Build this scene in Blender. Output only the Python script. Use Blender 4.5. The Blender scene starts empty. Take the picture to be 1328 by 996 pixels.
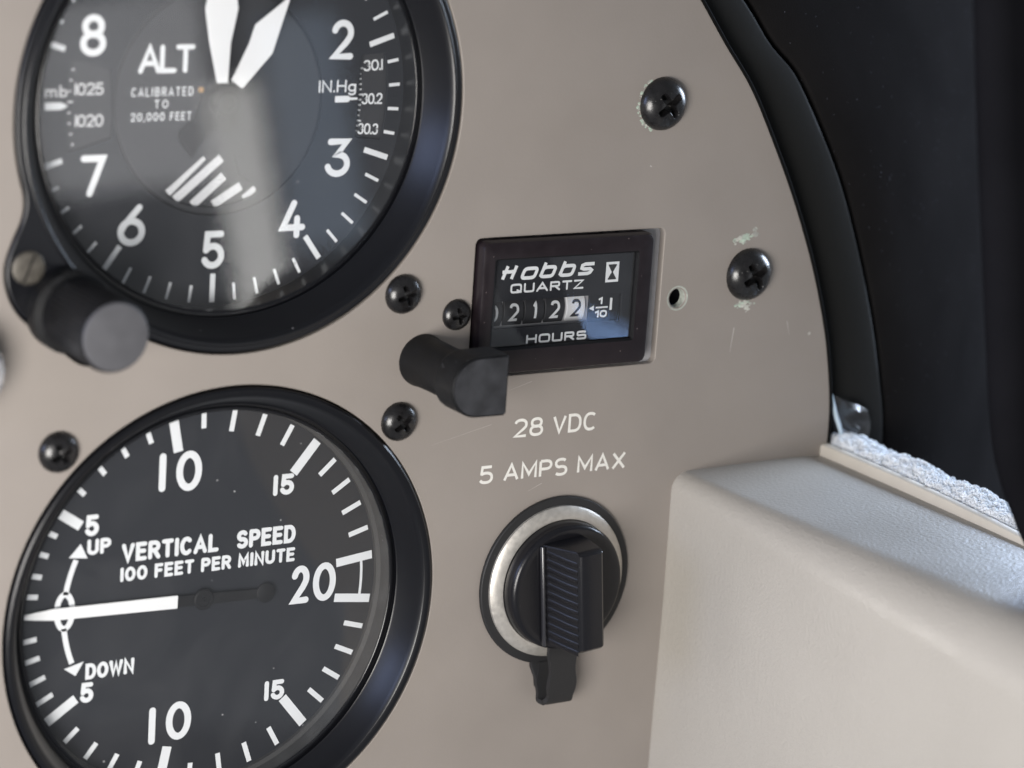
import bpy, bmesh, math, random
from mathutils import Vector, Matrix, noise
random.seed(7)
PI = math.pi
S = 0.001                                   # everything below is in millimetres on the panel: x right, y up, z out of it
def W(x, y, z=0.0): return Vector((x*S, -z*S, y*S))
scene = bpy.context.scene
C = scene.collection

# ---------------------------------------------------------------- camera
CAM = (-207.372, 158.285, 404.555)
RIGHT, DOWN, FWD = (0.847379, 0.066198, 0.526847), (-0.075738, -0.966985, 0.243318), (0.52556, -0.246085, -0.814389)
cd = bpy.data.cameras.new('camera'); cam = bpy.data.objects.new('camera', cd); C.objects.link(cam)
def D(v): return Vector((v[0], -v[2], v[1]))
r_, u_, b_ = D(RIGHT), -D(DOWN), -D(FWD)
RX = D((1, 0, 0))
# RIGHT/DOWN/FWD are columns-by-axis of the fitted rotation (rows = camera axes)
R3 = Matrix(((0.84737857, 0.06619798, 0.52684664), (-0.07573815, -0.96698501, 0.24331814), (0.52555998, -0.24608496, -0.81438867)))
ax, ay, az = D(R3[0]), -D(R3[1]), -D(R3[2])
m = Matrix((ax, ay, az)).transposed().to_4x4(); m.translation = W(*CAM)
cam.matrix_world = m
cd.sensor_width = 23.6; cd.lens = 3686.15/1328*23.6
cd.clip_start = 0.01; cd.clip_end = 20
cd.dof.use_dof = True
foc = Vector((58, 30, 1)) - Vector(CAM)
cd.dof.focus_distance = foc.dot(Vector(R3[2]))*S
cd.dof.aperture_fstop = 9.0
scene.camera = cam
scene.view_settings.view_transform = 'Standard'; scene.view_settings.look = 'None'
scene.view_settings.exposure = 0.0; scene.view_settings.gamma = 1.0

# ---------------------------------------------------------------- light: soft cabin daylight through windows, plus lamps added for glass reflections
w = bpy.data.worlds.new('World'); scene.world = w; w.use_nodes = True
bg = w.node_tree.nodes['Background']; bg.inputs[0].default_value = (0.90, 0.94, 1.0, 1); bg.inputs[1].default_value = 0.23
def lamp(name, loc, aim, sx, sy, power, col, roll=0.0):
    l = bpy.data.lights.new(name, 'AREA'); l.shape = 'RECTANGLE'; l.size = sx*S; l.size_y = sy*S
    l.energy = power; l.color = col
    o = bpy.data.objects.new(name, l); C.objects.link(o)
    d = W(*aim) - W(*loc)
    q = d.to_track_quat('-Z', 'Y')
    o.matrix_world = Matrix.Translation(W(*loc)) @ q.to_matrix().to_4x4() @ Matrix.Rotation(roll, 4, 'Z')
    return o
lamp('cabin_window_light', (-198, 14, 235), (20, 30, 0), 150, 150, 1.62, (1.0, 0.965, 0.925))
lamp('sky_window_light', (-430, 150, 50), (30, 30, 0), 200, 160, .62, (0.48, 0.60, 1.0))
lamp('windscreen_light', (335, 112, -130), (124, 18, 30), 130, 110, 1.0, (0.55, 0.70, 1.0))
lamp('side_sky_light', (420, 140, -40), (128, 18, 25), 150, 120, 2.5, (0.70, 0.82, 1.0))
Z4 = (0, 60, -5)
lamp('glass_haze_light', (810, -400, 1640), Z4, 420, 640, .21, (0.86, 0.92, 1.0))  # large lamp added for the general haze reflected in the gauge glass
lamp('glass_band_light', (830, -285, 1600), Z4, 42, 205, .165, (1.0, 0.985, 0.95), math.radians(12))  # strip lamp added for the pale band mirrored in the altimeter glass
lamp('left_haze_light', (700, -190, 1610), Z4, 170, 150, .24, (0.97, 0.97, 1.0), math.radians(8))  # lamp added to haze the left half of the altimeter glass
lamp('blue_haze_light', (895, -225, 1620), Z4, 62, 190, .055, (0.60, 0.76, 1.0), math.radians(12))  # bluish lamp added to tint the right side of the altimeter glass
lamp('meter_streak_light', (1178, -408, 1600), (62, 50, 0), 80, 15, .016, (0.30, 0.52, 1.0), math.radians(-20))  # thin blue lamp added for the streak on the hour meter cover
# ---------------------------------------------------------------- materials
MAT = {}
def mat(name, col, rough=0.5, spec=0.5, metal=0.0, bump=None, var=None, coat=0.0, sheen=0.0, specks=None):
    """bump=(scale per mm, distance mm), var=(scale per mm, amount), specks=(scale per mm, colour, threshold)"""
    if name in MAT: return MAT[name]
    mt = bpy.data.materials.new(name); mt.use_nodes = True
    nt = mt.node_tree; N = nt.nodes; L = nt.links
    p = N['Principled BSDF']
    p.inputs['Base Color'].default_value = (*col, 1); p.inputs['Roughness'].default_value = rough
    p.inputs['Specular IOR Level'].default_value = spec; p.inputs['Metallic'].default_value = metal
    p.inputs['Coat Weight'].default_value = coat; p.inputs['Sheen Weight'].default_value = sheen
    tc = N.new('ShaderNodeTexCoord')
    last = None
    if var:
        n = N.new('ShaderNodeTexNoise'); n.inputs['Scale'].default_value = var[0]*1000; n.inputs['Detail'].default_value = 6
        L.new(tc.outputs['Object'], n.inputs['Vector'])
        mr = N.new('ShaderNodeMapRange'); mr.inputs[1].default_value = .3; mr.inputs[2].default_value = .7
        mr.inputs[3].default_value = 1-var[1]; mr.inputs[4].default_value = 1+var[1]
        L.new(n.outputs['Fac'], mr.inputs[0])
        mx = N.new('ShaderNodeVectorMath'); mx.operation = 'SCALE'; mx.inputs[0].default_value = col
        L.new(mr.outputs[0], mx.inputs['Scale']); last = mx.outputs[0]
        rr = N.new('ShaderNodeMapRange'); rr.inputs[1].default_value = .3; rr.inputs[2].default_value = .7
        rr.inputs[3].default_value = max(0, rough-.06); rr.inputs[4].default_value = min(1, rough+.06)
        L.new(n.outputs['Fac'], rr.inputs[0]); L.new(rr.outputs[0], p.inputs['Roughness'])
    if specks:
        v = N.new('ShaderNodeTexVoronoi'); v.inputs['Scale'].default_value = specks[0]*1000
        L.new(tc.outputs['Object'], v.inputs['Vector'])
        n2 = N.new('ShaderNodeTexNoise'); n2.inputs['Scale'].default_value = specks[0]*300; L.new(tc.outputs['Object'], n2.inputs['Vector'])
        sep = N.new('ShaderNodeSeparateColor'); L.new(v.outputs['Color'], sep.inputs[0])
        a = N.new('ShaderNodeMath'); a.operation = 'LESS_THAN'; L.new(v.outputs['Distance'], a.inputs[0]); a.inputs[1].default_value = specks[2]
        b = N.new('ShaderNodeMath'); b.operation = 'GREATER_THAN'; L.new(sep.outputs[0], b.inputs[0]); b.inputs[1].default_value = specks[3]
        c = N.new('ShaderNodeMath'); c.operation = 'MULTIPLY'; L.new(a.outputs[0], c.inputs[0]); L.new(b.outputs[0], c.inputs[1])
        d = N.new('ShaderNodeMath'); d.operation = 'MULTIPLY'; L.new(c.outputs[0], d.inputs[0]); L.new(n2.outputs['Fac'], d.inputs[1])
        mm = N.new('ShaderNodeMix'); mm.data_type = 'RGBA'
        L.new(d.outputs[0], mm.inputs['Factor'])
        if last is not None: L.new(last, mm.inputs['A'])
        else: mm.inputs['A'].default_value = (*col, 1)
        mm.inputs['B'].default_value = (*specks[1], 1); last = mm.outputs['Result']
    if last is not None: L.new(last, p.inputs['Base Color'])
    if bump:
        n = N.new('ShaderNodeTexNoise'); n.inputs['Scale'].default_value = bump[0]*1000; n.inputs['Detail'].default_value = 3
        L.new(tc.outputs['Object'], n.inputs['Vector'])
        bp = N.new('ShaderNodeBump'); bp.inputs['Strength'].default_value = 1.0; bp.inputs['Distance'].default_value = bump[1]*S
        L.new(n.outputs['Fac'], bp.inputs['Height']); L.new(bp.outputs[0], p.inputs['Normal'])
    MAT[name] = mt
    return mt
paint = mat('taupe_panel_paint', (.266, .238, .216), .42, .40, bump=(1.6, .022), var=(.045, .05), specks=(.16, (.62, .6, .56), .05, .90))
black_bezel = mat('black_anodised_bezel', (.004, .0043, .006), .30, .38, bump=(5, .004), specks=(.5, (.35, .35, .38), .06, .93))
black_satin = mat('black_satin_plastic', (.008, .008, .009), .36, .4, bump=(4, .01), specks=(.7, (.25, .25, .27), .07, .9))
knob_plastic = mat('worn_black_knob_plastic', (.006, .0062, .007), .55, .22, bump=(3, .02), var=(.5, .3), specks=(.9, (.2, .2, .22), .1, .8))
knob_face_m = mat('grey_knob_face', (.070, .070, .077), .55, .5, bump=(6, .006), var=(.3, .08))
dial_black = mat('matt_dial_black', (.0115, .013, .0175), .62, .3, specks=(.22, (.5, .5, .5), .035, .86))
drum_black = mat('drum_black', (.026, .027, .031), .6, .4)
white_print = mat('white_dial_print', (.70, .725, .75), .6, .4)
grey_print = mat('faded_white_print', (.62, .63, .65), .6, .4)
panel_print = mat('white_panel_print', (.72, .705, .665), .55, .4, var=(1.2, .05))
pointer_white = mat('white_pointer_paint', (.76, .775, .79), .5, .4)
soft_black = mat('soft_black_metal', (.012, .012, .013), .5, .5)
screw_black = mat('black_oxide_screw', (.009, .0085, .009), .27, .55, bump=(3, .015), var=(.8, .3), specks=(1.0, (.3, .29, .27), .09, .84))
old_screw = mat('dull_bronze_screw', (.11, .10, .085), .5, .5, metal=.5, bump=(4, .03), var=(1.0, .25))
hobbs_bezel = mat('plum_black_bezel', (.013, .009, .011), .34, .35, bump=(3, .01), var=(.4, .15), specks=(.9, (.35, .28, .28), .1, .88))
cut_edge = mat('pale_cut_edge', (.36, .36, .38), .5, .5, var=(.6, .08))
dark_void = mat('dark_cavity', (.006, .006, .007), .9, .1)
drum_white = mat('white_drum', (.66, .67, .69), .5, .4)
nickel = mat('brushed_nickel_ring', (.58, .55, .505), .42, .5, metal=.65, bump=(5, .02), var=(1.1, .09), specks=(1.4, (.12, .10, .08), .10, .85))
rubber = mat('black_rubber', (.017, .017, .018), .55, .4, bump=(3, .02), specks=(.9, (.22, .22, .22), .07, .9))
cap_plastic = mat('glossy_black_cap', (.008, .008, .010), .27, .38, bump=(2, .012), specks=(1.0, (.3, .3, .33), .05, .92))
leather = mat('cream_leather', (.385, .362, .328), .38, .45, bump=(1.5, .11), var=(.04, .03), specks=(.09, (.1, .08, .07), .03, .70))
piping = mat('ivory_vinyl_trim', (.72, .66, .56), .5, .4, bump=(1.2, .02), var=(.15, .03))
fleece = mat('white_fleece', (.90, .93, .96), .9, .2, bump=(2.2, .08), var=(.8, .08))
seal_m = mat('dark_rubber_seal', (.011, .011, .0105), .85, .12, bump=(.8, .03), specks=(.25, (.3, .3, .3), .04, .92))
felt = mat('black_velvet_trim', (.0125, .0118, .0120), 1.0, .0, bump=(2.5, .05), sheen=.0, var=(.04, .14), specks=(1.0, (.16, .16, .19), .11, .84))
post_m = mat('black_post_cover', (.0075, .0075, .0090), 1.0, .0, var=(.03, .2))
chip = mat('chipped_primer', (.42, .50, .42), .6, .4, var=(1.2, .35))
scuff = mat('pale_scratch', (.46, .43, .40), .5, .4)
brass = mat('brass_gear', (.55, .33, .14), .4, .5, metal=.6)
chrome = mat('bright_knob_metal', (.72, .73, .76), .22, .5, metal=.9, bump=(1, .05))
grey_plastic = mat('grey_rubber_collar', (.12, .12, .13), .5, .4)

def glass_mat(name, rough, tint=(1, 1, 1), gain=1.0):
    mt = bpy.data.materials.new(name); mt.use_nodes = True
    nt = mt.node_tree; N = nt.nodes; L = nt.links
    N.remove(N['Principled BSDF']); out = N['Material Output']
    t = N.new('ShaderNodeBsdfTransparent'); t.inputs[0].default_value = (*tint, 1)
    g = N.new('ShaderNodeBsdfGlossy'); g.inputs['Roughness'].default_value = rough
    f = N.new('ShaderNodeFresnel'); f.inputs[0].default_value = 1.5
    k = N.new('ShaderNodeMath'); k.operation = 'MULTIPLY'; k.inputs[1].default_value = gain
    mx = N.new('ShaderNodeMixShader')
    L.new(f.outputs[0], k.inputs[0]); L.new(k.outputs[0], mx.inputs[0]); L.new(t.outputs[0], mx.inputs[1]); L.new(g.outputs[0], mx.inputs[2])
    # a little dust and wiped smears lying on the pane
    tc = N.new('ShaderNodeTexCoord'); v = N.new('ShaderNodeTexVoronoi'); v.inputs['Scale'].default_value = 320; L.new(tc.outputs['Object'], v.inputs['Vector'])
    sp = N.new('ShaderNodeSeparateColor'); L.new(v.outputs['Color'], sp.inputs[0])
    a = N.new('ShaderNodeMath'); a.operation = 'LESS_THAN'; a.inputs[1].default_value = .055; L.new(v.outputs['Distance'], a.inputs[0])
    b = N.new('ShaderNodeMath'); b.operation = 'GREATER_THAN'; b.inputs[1].default_value = .80; L.new(sp.outputs[0], b.inputs[0])
    c = N.new('ShaderNodeMath'); c.operation = 'MULTIPLY'; L.new(a.outputs[0], c.inputs[0]); L.new(b.outputs[0], c.inputs[1])
    c2 = N.new('ShaderNodeMath'); c2.operation = 'MULTIPLY'; c2.inputs[1].default_value = .35; L.new(c.outputs[0], c2.inputs[0])
    ns = N.new('ShaderNodeTexNoise'); ns.inputs['Scale'].default_value = 45; ns.inputs['Detail'].default_value = 4; ns.inputs['Distortion'].default_value = 1.2; L.new(tc.outputs['Object'], ns.inputs['Vector'])
    m2 = N.new('ShaderNodeMapRange'); m2.inputs[1].default_value = .48; m2.inputs[2].default_value = .75; m2.inputs[3].default_value = .004; m2.inputs[4].default_value = .022; L.new(ns.outputs['Fac'], m2.inputs[0])
    ad = N.new('ShaderNodeMath'); ad.operation = 'ADD'; ad.use_clamp = True; L.new(c2.outputs[0], ad.inputs[0]); L.new(m2.outputs[0], ad.inputs[1])
    df = N.new('ShaderNodeBsdfDiffuse'); df.inputs[0].default_value = (.7, .7, .72, 1)
    m3 = N.new('ShaderNodeMixShader'); L.new(ad.outputs[0], m3.inputs[0]); L.new(mx.outputs[0], m3.inputs[1]); L.new(df.outputs[0], m3.inputs[2])
    L.new(m3.outputs[0], out.inputs[0])
    return mt
glass = glass_mat('instrument_glass', .03)
cover = glass_mat('clear_meter_cover', .012, (1, 1, 1))
film = glass_mat('clear_plastic_film', .3, (.75, .77, .85), 2.0)

# ---------------------------------------------------------------- mesh helpers
def finish(name, me, material, parent, at=(0, 0, 0), smooth=None):
    me.materials.clear(); me.materials.append(material)
    if smooth is not None:
        for p in me.polygons: p.use_smooth = True
        me.set_sharp_from_angle(angle=math.radians(smooth))
    o = bpy.data.objects.new(name, me); C.objects.link(o)
    if parent is not None: o.parent = parent
    o.location = W(*at)
    return o
def mesh(name, verts, faces, material, parent=None, at=(0, 0, 0), smooth=None, recalc=True):
    me = bpy.data.meshes.new(name); me.from_pydata([W(*v) for v in verts], [], faces)
    if recalc:
        b = bmesh.new(); b.from_mesh(me); bmesh.ops.recalc_face_normals(b, faces=b.faces); b.to_mesh(me); b.free()
    me.update()
    return finish(name, me, material, parent, at, smooth)
def thing(name, label, cat, at=(0, 0, 0), group=None):
    o = bpy.data.objects.new(name, None); C.objects.link(o); o.empty_display_size = .005
    o.location = W(*at); tag(o, label, cat, group); return o
def tag(o, label, cat, group=None):
    o['label'] = label; o['category'] = cat
    if group: o['group'] = group
    return o
def lathe(prof, n=96, closed=False):
    """prof list of (r, z) spun round the panel normal"""
    V, F = [], []
    for r, z in prof:
        for i in range(n):
            a = 2*PI*i/n; V.append((r*math.cos(a), r*math.sin(a), z))
    k = len(prof)
    for j in range(k if closed else k-1):
        j2 = (j+1) % k
        for i in range(n):
            i2 = (i+1) % n
            F.append((j*n+i, j*n+i2, j2*n+i2, j2*n+i))
    if not closed:
        if prof[0][0] > 1e-6 and prof[0][2:] == (): pass
    return V, F
def disc_cap(V, F, start, n, flip=False):
    F.append(tuple(range(start, start+n)) if not flip else tuple(reversed(range(start, start+n))))
def lathe_obj(name, prof, material, parent, at=(0, 0, 0), n=96, closed=False, cap_end=False, cap_start=False, smooth=40):
    V, F = lathe(prof, n, closed)
    if cap_end: disc_cap(V, F, (len(prof)-1)*n, n)
    if cap_start: disc_cap(V, F, 0, n, True)
    return mesh(name, V, F, material, parent, at, smooth)
def sheet(name, outlines, material, parent, at=(0, 0, 0), depth=0.5, bevel=0.0, smooth=None):
    """flat plate with holes: the outlines are closed lists of (x, y); the front face lies at z=0 and the plate goes back"""
    cu = bpy.data.curves.new(name, 'CURVE'); cu.dimensions = '2D'; cu.fill_mode = 'BOTH'
    for pts in outlines:
        sp = cu.splines.new('POLY'); sp.points.add(len(pts)-1); sp.use_cyclic_u = True
        for i, (x, y) in enumerate(pts): sp.points[i].co = (x, y, 0, 1)
    cu.extrude = max(0, depth/2-bevel); cu.bevel_depth = bevel; cu.bevel_resolution = 2
    if bevel: cu.offset = -bevel
    tmp = bpy.data.objects.new('tmp', cu); C.objects.link(tmp)
    dg = bpy.context.evaluated_depsgraph_get(); dg.update()
    me = bpy.data.meshes.new_from_object(tmp.evaluated_get(dg))
    bpy.data.objects.remove(tmp); bpy.data.curves.remove(cu)
    for v in me.vertices:
        x, y, z = v.co; v.co = W(x, y, z-depth/2)
    b = bmesh.new(); b.from_mesh(me); bmesh.ops.remove_doubles(b, verts=b.verts, dist=1e-7); bmesh.ops.recalc_face_normals(b, faces=b.faces); b.to_mesh(me); b.free()
    me.name = name
    return finish(name, me, material, parent, at, smooth)
def circle(r, n=128, c=(0, 0), a0=0.0):
    return [(c[0]+r*math.cos(a0+2*PI*i/n), c[1]+r*math.sin(a0+2*PI*i/n)) for i in range(n)]
def rrect(x0, y0, x1, y1, r, n=6):
    P = []
    for cx, cy, a in ((x1-r, y1-r, 0), (x0+r, y1-r, 90), (x0+r, y0+r, 180), (x1-r, y0+r, 270)):
        for i in range(n+1):
            t = math.radians(a+90*i/n); P.append((cx+r*math.cos(t), cy+r*math.sin(t)))
    return P
def prism(name, pts, z0, z1, material, parent, at=(0, 0, 0), bevel=0.0, smooth=30, seg=2):
    n = len(pts); b = bmesh.new()
    lo = [b.verts.new(W(x, y, z0)) for x, y in pts]; hi = [b.verts.new(W(x, y, z1)) for x, y in pts]
    b.faces.new(lo); b.faces.new(hi)
    for i in range(n): b.faces.new((lo[i], lo[(i+1) % n], hi[(i+1) % n], hi[i]))
    bmesh.ops.recalc_face_normals(b, faces=b.faces)
    if bevel:
        es = [e for e in b.edges if e.is_manifold and e.calc_face_angle(0) > .6]
        bmesh.ops.bevel(b, geom=es, offset=bevel*S, segments=seg, affect='EDGES', clamp_overlap=True)
    me = bpy.data.meshes.new(name); b.to_mesh(me); b.free()
    return finish(name, me, material, parent, at, smooth)
def smooth_path(pts, k=8):
    out = []
    n = len(pts)
    for i in range(n-1):
        p0, p1, p2, p3 = pts[max(i-1, 0)], pts[i], pts[i+1], pts[min(i+2, n-1)]
        for j in range(k):
            t = j/k
            out.append(tuple(.5*(2*p1[c]+(p2[c]-p0[c])*t+(2*p0[c]-5*p1[c]+4*p2[c]-p3[c])*t*t+(3*p1[c]-p0[c]-3*p2[c]+p3[c])*t**3) for c in range(len(p1))))
    out.append(tuple(pts[-1])); return out

# ---------------------------------------------------------------- lettering: every glyph is a set of pen strokes
def arc(cx, cy, rx, ry, a0, a1, n=14, e=2.0):
    P = []
    for i in range(n+1):
        a = math.radians(a0+(a1-a0)*i/n); c, s = math.cos(a), math.sin(a)
        P.append((cx+rx*math.copysign(abs(c)**(2/e), c), cy+ry*math.copysign(abs(s)**(2/e), s)))
    return P
def glyphs(e=2.0, plain1=True, flat3=False):
    G = {}
    A = lambda *a, **k: arc(*a, e=e, **k)
    G['0'] = (.62, [A(.31, .5, .31, .5, 90, 450, n=28)])
    G['1'] = (.0, [[(0, 0), (0, 1)]]) if plain1 else (.26, [[(0, .8), (.26, 1), (.26, 0)]])
    G['2'] = (.60, [A(.30, .71, .29, .29, 165, -25, n=14)+[(.44, .42), (.02, 0), (.60, 0)]])
    G['3'] = (.60, [[(.04, 1), (.56, 1), (.26, .60)]+A(.28, .30, .31, .30, 80, -165)]) if flat3 else \
             (.56, [A(.27, .76, .25, .24, 160, -90)[:-1]+A(.27, .26, .28, .26, 90, -160)])
    G['4'] = (.64, [[(.34, 1), (0, .24), (.64, .24)], [(.46, .52), (.46, 0)]])
    G['5'] = (.58, [[(.54, 1), (.08, 1), (.04, .50)], A(.27, .31, .30, .31, 140, -155)])
    G['6'] = (.62, [[(.52, 1), (.08, .48), (.03, .38)], A(.31, .31, .31, .31, 150, 510, n=28)])
    G['7'] = (.58, [[(0, 1), (.58, 1), (.20, 0)]])
    G['8'] = (.60, [A(.30, .76, .25, .24, 0, 360, n=24), A(.30, .27, .30, .27, 0, 360, n=24)])
    G['9'] = (.62, [[(.10, 0), (.54, .52), (.59, .62)], A(.31, .69, .31, .31, -30, 330, n=28)])
    G['A'] = (.66, [[(0, 0), (.33, 1), (.66, 0)], [(.12, .32), (.54, .32)]])
    G['B'] = (.56, [[(0, 0), (0, 1)], [(0, 1)]+A(.30, .77, .22, .23, 90, -90)+[(0, .54)], [(.28, .54)]+A(.30, .27, .26, .27, 90, -90)+[(0, 0)]])
    G['C'] = (.58, [A(.31, .5, .31, .5, 48, 312, n=22)])
    G['D'] = (.58, [[(0, 0), (0, 1), (.25, 1)]+A(.25, .5, .33, .5, 90, -90, n=16)+[(0, 0)]])
    G['E'] = (.48, [[(.48, 1), (0, 1), (0, 0), (.48, 0)], [(0, .52), (.42, .52)]])
    G['F'] = (.46, [[(.46, 1), (0, 1), (0, 0)], [(0, .52), (.40, .52)]])
    G['H'] = (.58, [[(0, 0), (0, 1)], [(.58, 0), (.58, 1)], [(0, .52), (.58, .52)]])
    G['I'] = (.0, [[(0, 0), (0, 1)]])
    G['L'] = (.46, [[(0, 1), (0, 0), (.46, 0)]])
    G['M'] = (.68, [[(0, 0), (0, 1), (.34, .25), (.68, 1), (.68, 0)]])
    G['N'] = (.58, [[(0, 0), (0, 1), (.58, 0), (.58, 1)]])
    G['O'] = (.64, [A(.32, .5, .32, .5, 90, 450, n=28)])
    G['P'] = (.54, [[(0, 0), (0, 1)], [(0, 1)]+A(.28, .74, .26, .26, 90, -90)+[(0, .48)]])
    G['Q'] = (.64, [A(.32, .5, .32, .5, 90, 450, n=28), [(.40, .26), (.64, 0)]])
    G['R'] = (.56, [[(0, 0), (0, 1)], [(0, 1)]+A(.28, .74, .26, .26, 90, -90)+[(0, .48)], [(.28, .48), (.56, 0)]])
    G['S'] = (.56, [A(.28, .745, .26, .255, 35, 270, n=14)[:-1]+A(.28, .26, .28, .26, 90, -145, n=14)])
    G['T'] = (.54, [[(0, 1), (.54, 1)], [(.27, 1), (.27, 0)]])
    G['U'] = (.58, [[(0, 1), (0, .3)]+A(.29, .29, .29, .29, 180, 360)+[(.58, 1)]])
    G['V'] = (.60, [[(0, 1), (.30, 0), (.60, 1)]])
    G['W'] = (.84, [[(0, 1), (.21, 0), (.42, .9), (.63, 0), (.84, 1)]])
    G['X'] = (.60, [[(0, 1), (.60, 0)], [(.60, 1), (0, 0)]])
    G['Z'] = (.54, [[(0, 1), (.54, 1), (0, 0), (.54, 0)]])
    G['m'] = (.72, [[(0, 0), (0, .62)], [(0, .45)]+A(.18, .44, .18, .18, 150, 0)+[(.36, 0)], [(.36, .45)]+A(.54, .44, .18, .18, 150, 0)+[(.72, 0)]])
    G['b'] = (.46, [[(0, 1), (0, 0)], A(.23, .3, .23, .3, 180, 540, n=20)])
    G['g'] = (.46, [A(.23, .33, .23, .29, 0, 360, n=20), [(.46, .62), (.46, -.1)]+A(.23, -.1, .23, .2, 0, -150)])
    G['.'] = (.0, [[(0, 0), (0, .06)]])
    G[','] = (.0, [[(.03, .06), (-.04, -.14)]])
    return G
G_DIAL = glyphs(flat3=True); G_PANEL = glyphs(2.3); G_WIDE = glyphs(4.5); G_SMALL = glyphs(2.2); G_DRUM = glyphs(2.6, plain1=False)
def ribbon(V, F, pts, wid, z, round_cap):
    closed = len(pts) > 3 and math.dist(pts[0], pts[-1]) < 1e-4
    Q = []
    for p in pts:
        if not Q or math.dist(p, Q[-1]) > 1e-3: Q.append(p)
    if closed: Q = Q[:-1] if math.dist(Q[0], Q[-1]) < 1e-3 else Q
    n = len(Q); h = wid/2; L_, R_ = [], []
    for i in range(n):
        a = Q[i-1] if (i > 0 or closed) else None
        b = Q[(i+1) % n] if (i < n-1 or closed) else None
        def un(p, q): d = math.dist(p, q); return ((q[0]-p[0])/d, (q[1]-p[1])/d)
        d1 = un(a, Q[i]) if a else None; d2 = un(Q[i], b) if b else None
        d1 = d1 or d2; d2 = d2 or d1
        n1 = (-d1[1], d1[0]); n2 = (-d2[1], d2[0])
        mx, my = n1[0]+n2[0], n1[1]+n2[1]; l = math.hypot(mx, my)
        if l < .35: mx, my, k = n1[0], n1[1], h
        else:
            mx, my = mx/l, my/l; k = min(h/max(.3, mx*n1[0]+my*n1[1]), h*1.9)
        L_.append((Q[i][0]+mx*k, Q[i][1]+my*k)); R_.append((Q[i][0]-mx*k, Q[i][1]-my*k))
    base = len(V)
    for i in range(n): V.append((*L_[i], z)); V.append((*R_[i], z))
    for i in range(n if closed else n-1):
        j = (i+1) % n; F.append((base+2*i, base+2*i+1, base+2*j+1, base+2*j))
    if not closed and round_cap:
        for i, s in ((0, -1), (n-1, 1)):
            l, r = L_[i], R_[i]; c = Q[i]; a0 = math.atan2(l[1]-c[1], l[0]-c[0]); ids = []
            for k in range(1, 6):
                a = a0-s*PI*k/6; ids.append(len(V)); V.append((c[0]+h*math.cos(a), c[1]+h*math.sin(a), z))
            F.append([base+2*i]+ids+[base+2*i+1])
def subdiv(P, d=.15):
    out = [P[0]]
    for a, b in zip(P, P[1:]):
        k = max(1, int(math.dist(a, b)/d)); out += [(a[0]+(b[0]-a[0])*i/k, a[1]+(b[1]-a[1])*i/k) for i in range(1, k+1)]
    return out
def text_mesh(s, x0, x1, yb, h, wid, G, gap=.26, space=.55, slant=0.0, round_cap=True, fine=False):
    """text whose outer box is x0..x1, baseline (outer) yb, height h, pen width wid"""
    hh = h-wid; adv = []; x = 0
    ast = []
    for ch in s:
        if ch == ' ': x += space; continue
        wd, st = G[ch]; ast.append((x, st)); x += wd+gap
    tot = x-gap
    sx = (x1-x0-wid)/tot if tot > 1e-6 else 1.0
    V, F = [], []; z = 0.0
    for ox, st in ast:
        for k, stroke in enumerate(st):
            P = [(x0+wid/2+(ox+px)*sx+slant*(py*hh), yb+wid/2+py*hh) for px, py in stroke]
            if fine: P = subdiv(P)
            ribbon(V, F, P, wid, z+.006*k, round_cap)
    return V, F
def text(name, s, x0, x1, yb, h, wid, z, parent, material, G=G_DIAL, rot=0.0, pivot=None, warp=None, **k):
    V, F = text_mesh(s, x0, x1, yb, h, wid, G, fine=bool(warp), **k)
    cx, cy = pivot or ((x0+x1)/2, yb+h/2); c, sn = math.cos(rot), math.sin(rot)
    V2 = []
    for x, y, zz in V:
        dx, dy = x-cx, y-cy; X, Y = cx+dx*c-dy*sn, cy+dx*sn+dy*c
        V2.append((X-cx, Y-cy, zz+(warp(X, Y) if warp else 0)))
    return mesh(name, V2, F, material, parent, (cx, cy, z), recalc=False)
def bar(name, p, q, w0, w1, z, parent, material, rounded=False, thick=0.0):
    d = math.dist(p, q); ux, uy = (q[0]-p[0])/d, (q[1]-p[1])/d; nx, ny = -uy, ux
    pts = []
    if rounded:
        a = math.atan2(uy, ux)
        for k in range(7): t = a+PI/2+PI*k/6; pts.append((p[0]+w0/2*math.cos(t), p[1]+w0/2*math.sin(t)))
        for k in range(7): t = a-PI/2+PI*k/6; pts.append((q[0]+w1/2*math.cos(t), q[1]+w1/2*math.sin(t)))
    else:
        pts = [(p[0]+nx*w0/2, p[1]+ny*w0/2), (p[0]-nx*w0/2, p[1]-ny*w0/2), (q[0]-nx*w1/2, q[1]-ny*w1/2), (q[0]+nx*w1/2, q[1]+ny*w1/2)]
    c = ((p[0]+q[0])/2, (p[1]+q[1])/2)
    pts = [(x-c[0], y-c[1]) for x, y in pts]
    if thick: return prism(name, pts, 0, thick, material, parent, (c[0], c[1], z), bevel=thick*.25)
    return mesh(name, [(x, y, 0) for x, y in pts], [tuple(range(len(pts)))], material, parent, (c[0], c[1], z), recalc=False)
def pol(r, a): a = math.radians(a); return (r*math.cos(a), r*math.sin(a))

ALT = (0.0, 85.457); VSI = (0.0, 0.0); HOB = (62.6, 50.4); SOC = (65.3, -1.2)
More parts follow.
